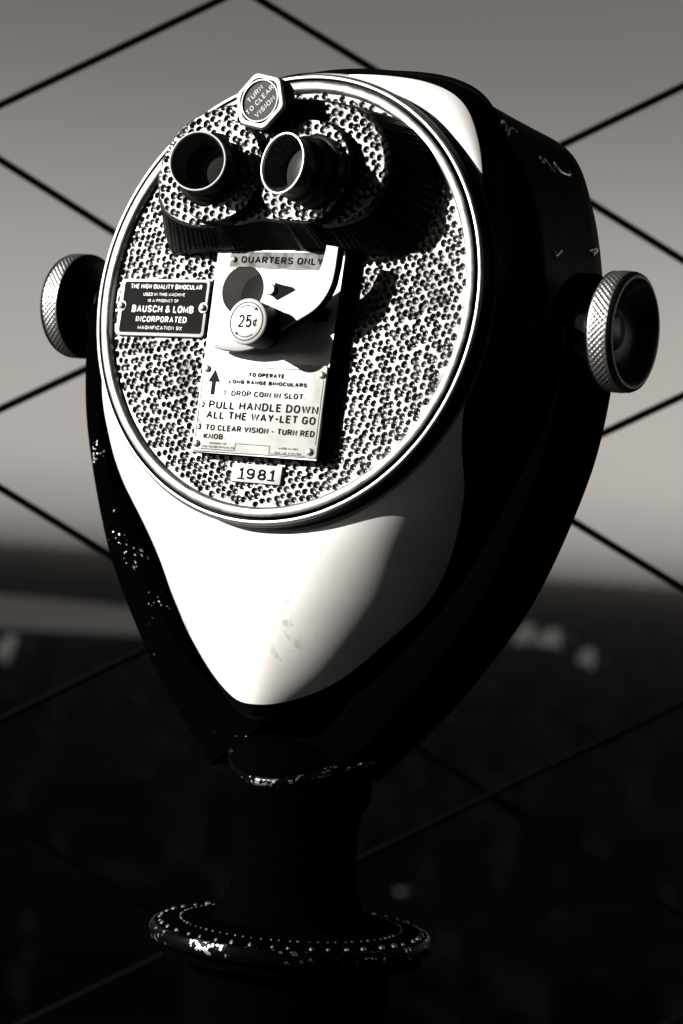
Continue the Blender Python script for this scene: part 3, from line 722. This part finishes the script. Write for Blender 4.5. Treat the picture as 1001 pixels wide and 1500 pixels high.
b = MB(); b.add(*arm(1)); b.build('yoke_arm', M_DEAD, root, YOKE, angle=rad(40))
b = MB(); b.add(*arm(-1)); b.build('yoke_arm', M_BLACKROUGH, root, YOKE, angle=rad(40))  # glint spots are coloured in on the sunlit arm only
hub = Matrix(((1, 0, 0, .015), (0, 0, 1, 0), (0, -1, 0, 0), (0, 0, 0, 1)))
b = MB(); b.lathe([(.0005, -.316), (.030, -.317), (.045, -.322), (.0525, -.330), (.0545, -.345), (.0535, -.362), (.049, -.372), (.047, -.385)], hub, 72)
yoke = b.build('yoke_hub', M_DEAD, root, YOKE, angle=rad(40))
lip = []
for q in range(96):
    a = 2 * math.pi * q / 96
    # deepest at the front, climbing to both sides
    v = -.349 + .016 * (1 - math.cos(2 * a)) * .62
    lip.append((.015 + .0538 * math.sin(a), v, .0538 * math.cos(a)))
b = MB(); b.tube(lip, .0034, 10, True); b.build('collar_lip', M_GLINT, yoke, YOKE)

# ---- tilt knobs
def tilt_knob(sgn):
    T = Matrix(((0, 0, sgn, 0), (0, 1, 0, .0), (-sgn, 0, 0, -.0), (0, 0, 0, 1)))
    b = MB()
    b.lathe([(.020, 0.1990), (.020, 0.2150), (.017, 0.2180), (.016, 0.2250), (.021, 0.2295), (.034, 0.2325), (.0405, 0.2335), (.0425, 0.2350)], T, 96)
    b.lathe([(.0425, 0.2495), (.0415, 0.2520), (.0395, 0.2532), (.0372, 0.2528), (.0345, 0.2500), (.028, 0.2415), (.021, 0.2375), (.0135, 0.2368), (.0125, 0.2385), (.0105, 0.2395), (.0002, 0.2397)], T, 96, cap1=True)
    o = b.build('tilt_knob', M_KDISH, root, YOKE, angle=rad(60))
    n, m = 420, 20; V = []; F = []
    for i_ in range(m + 1):
        h = 0.2350 + (0.2495 - 0.2350) * i_ / m
        for k_ in range(n):
            a = 2 * math.pi * k_ / n; u = (a * .0425) / .0021; v = h / .0021
            d = abs(math.sin(math.pi * (u + v) * .5 * 1.0)) * abs(math.sin(math.pi * (u - v) * .5))
            r = .0419 + .0011 * d * min(1, 4 * min(i_, m - i_) / m)
            V.append(T @ Vector((r * math.cos(a), r * math.sin(a), h)))
    for i_ in range(m):
        for k_ in range(n):
            k3 = (k_ + 1) % n; F.append((i_ * n + k_, i_ * n + k3, (i_ + 1) * n + k3, (i_ + 1) * n + k_))
    mk('knurled_rim', V, F, M_KNURL, o, YOKE)
M_KDISH = mat('knob_black', .008, .3, 0.0, .5, bump=(300, .3, .0006))
tilt_knob(1); tilt_knob(-1)

# ---- post, flange, pedestal
FZ = PIVZ - .463
top = YOKE @ Vector((.015, -.375, 0)); foot = Vector((0, 0, FZ)); pl = (top - foot).length
b = MB(); b.lathe([(.047, pl), (.0465, .045), (.047, .030), (.052, .024), (.0535, .017), (.0585, .013), (.060, .008)], align(top - foot, foot), n=72)
b.build('post', M_DEAD, root)
b = MB()
b.lathe([(.058, FZ + .0085), (.075, FZ + .0065), (.098, FZ + .003), (.104, FZ + .0015), (.1062, FZ - .002), (.1062, FZ - .009), (.1035, FZ - .011), (.0995, FZ - .012), (.0995, FZ - .018), (.085, FZ - .022), (.076, FZ - .030)], n=128)
fl = b.build('base_flange', M_DEAD, root, angle=rad(40))
b = MB(); b.lathe([(.1030, FZ + .0019), (.1052, FZ + .0012), (.1066, FZ - .002), (.1068, FZ - .006), (.1060, FZ - .0085)], n=160); b.build('flange_rim', M_GLINT, fl)
b = MB()
for rr_, nb, sz, dz in ((.0990, 44, .0021, .0024), (.0835, 76, .0012, .0048)):       # cast studs on the flange
    for q in range(nb):
        a = 2 * math.pi * (q + .25 * rng.random()) / nb; s = sz * (.7 + .5 * rng.random())
        b.lathe([(s, -.0006), (s * .85, s * .6), (s * .4, s * 1.0), (.0001, s * 1.1)], Matrix.Translation((rr_ * math.cos(a), rr_ * math.sin(a), FZ + dz)), 8, cap1=True)
b.build('studs', M_STUD, fl)
b = MB(); b.lathe([(.076, FZ - .028), (.074, FZ - .10), (.078, .30), (.095, .14), (.150, .07), (.165, .04), (.165, .0)], n=72); b.build('pedestal', M_DEAD, root)

# ------------------------------------------------------------------ the air over the city
b = MB(); b.box((-98000, -98000, GZ - 1), (98000, 98000, 6.0))
hz = b.build('haze', M_HAZE, smooth=False, angle=None); tag(hz, kind='stuff')
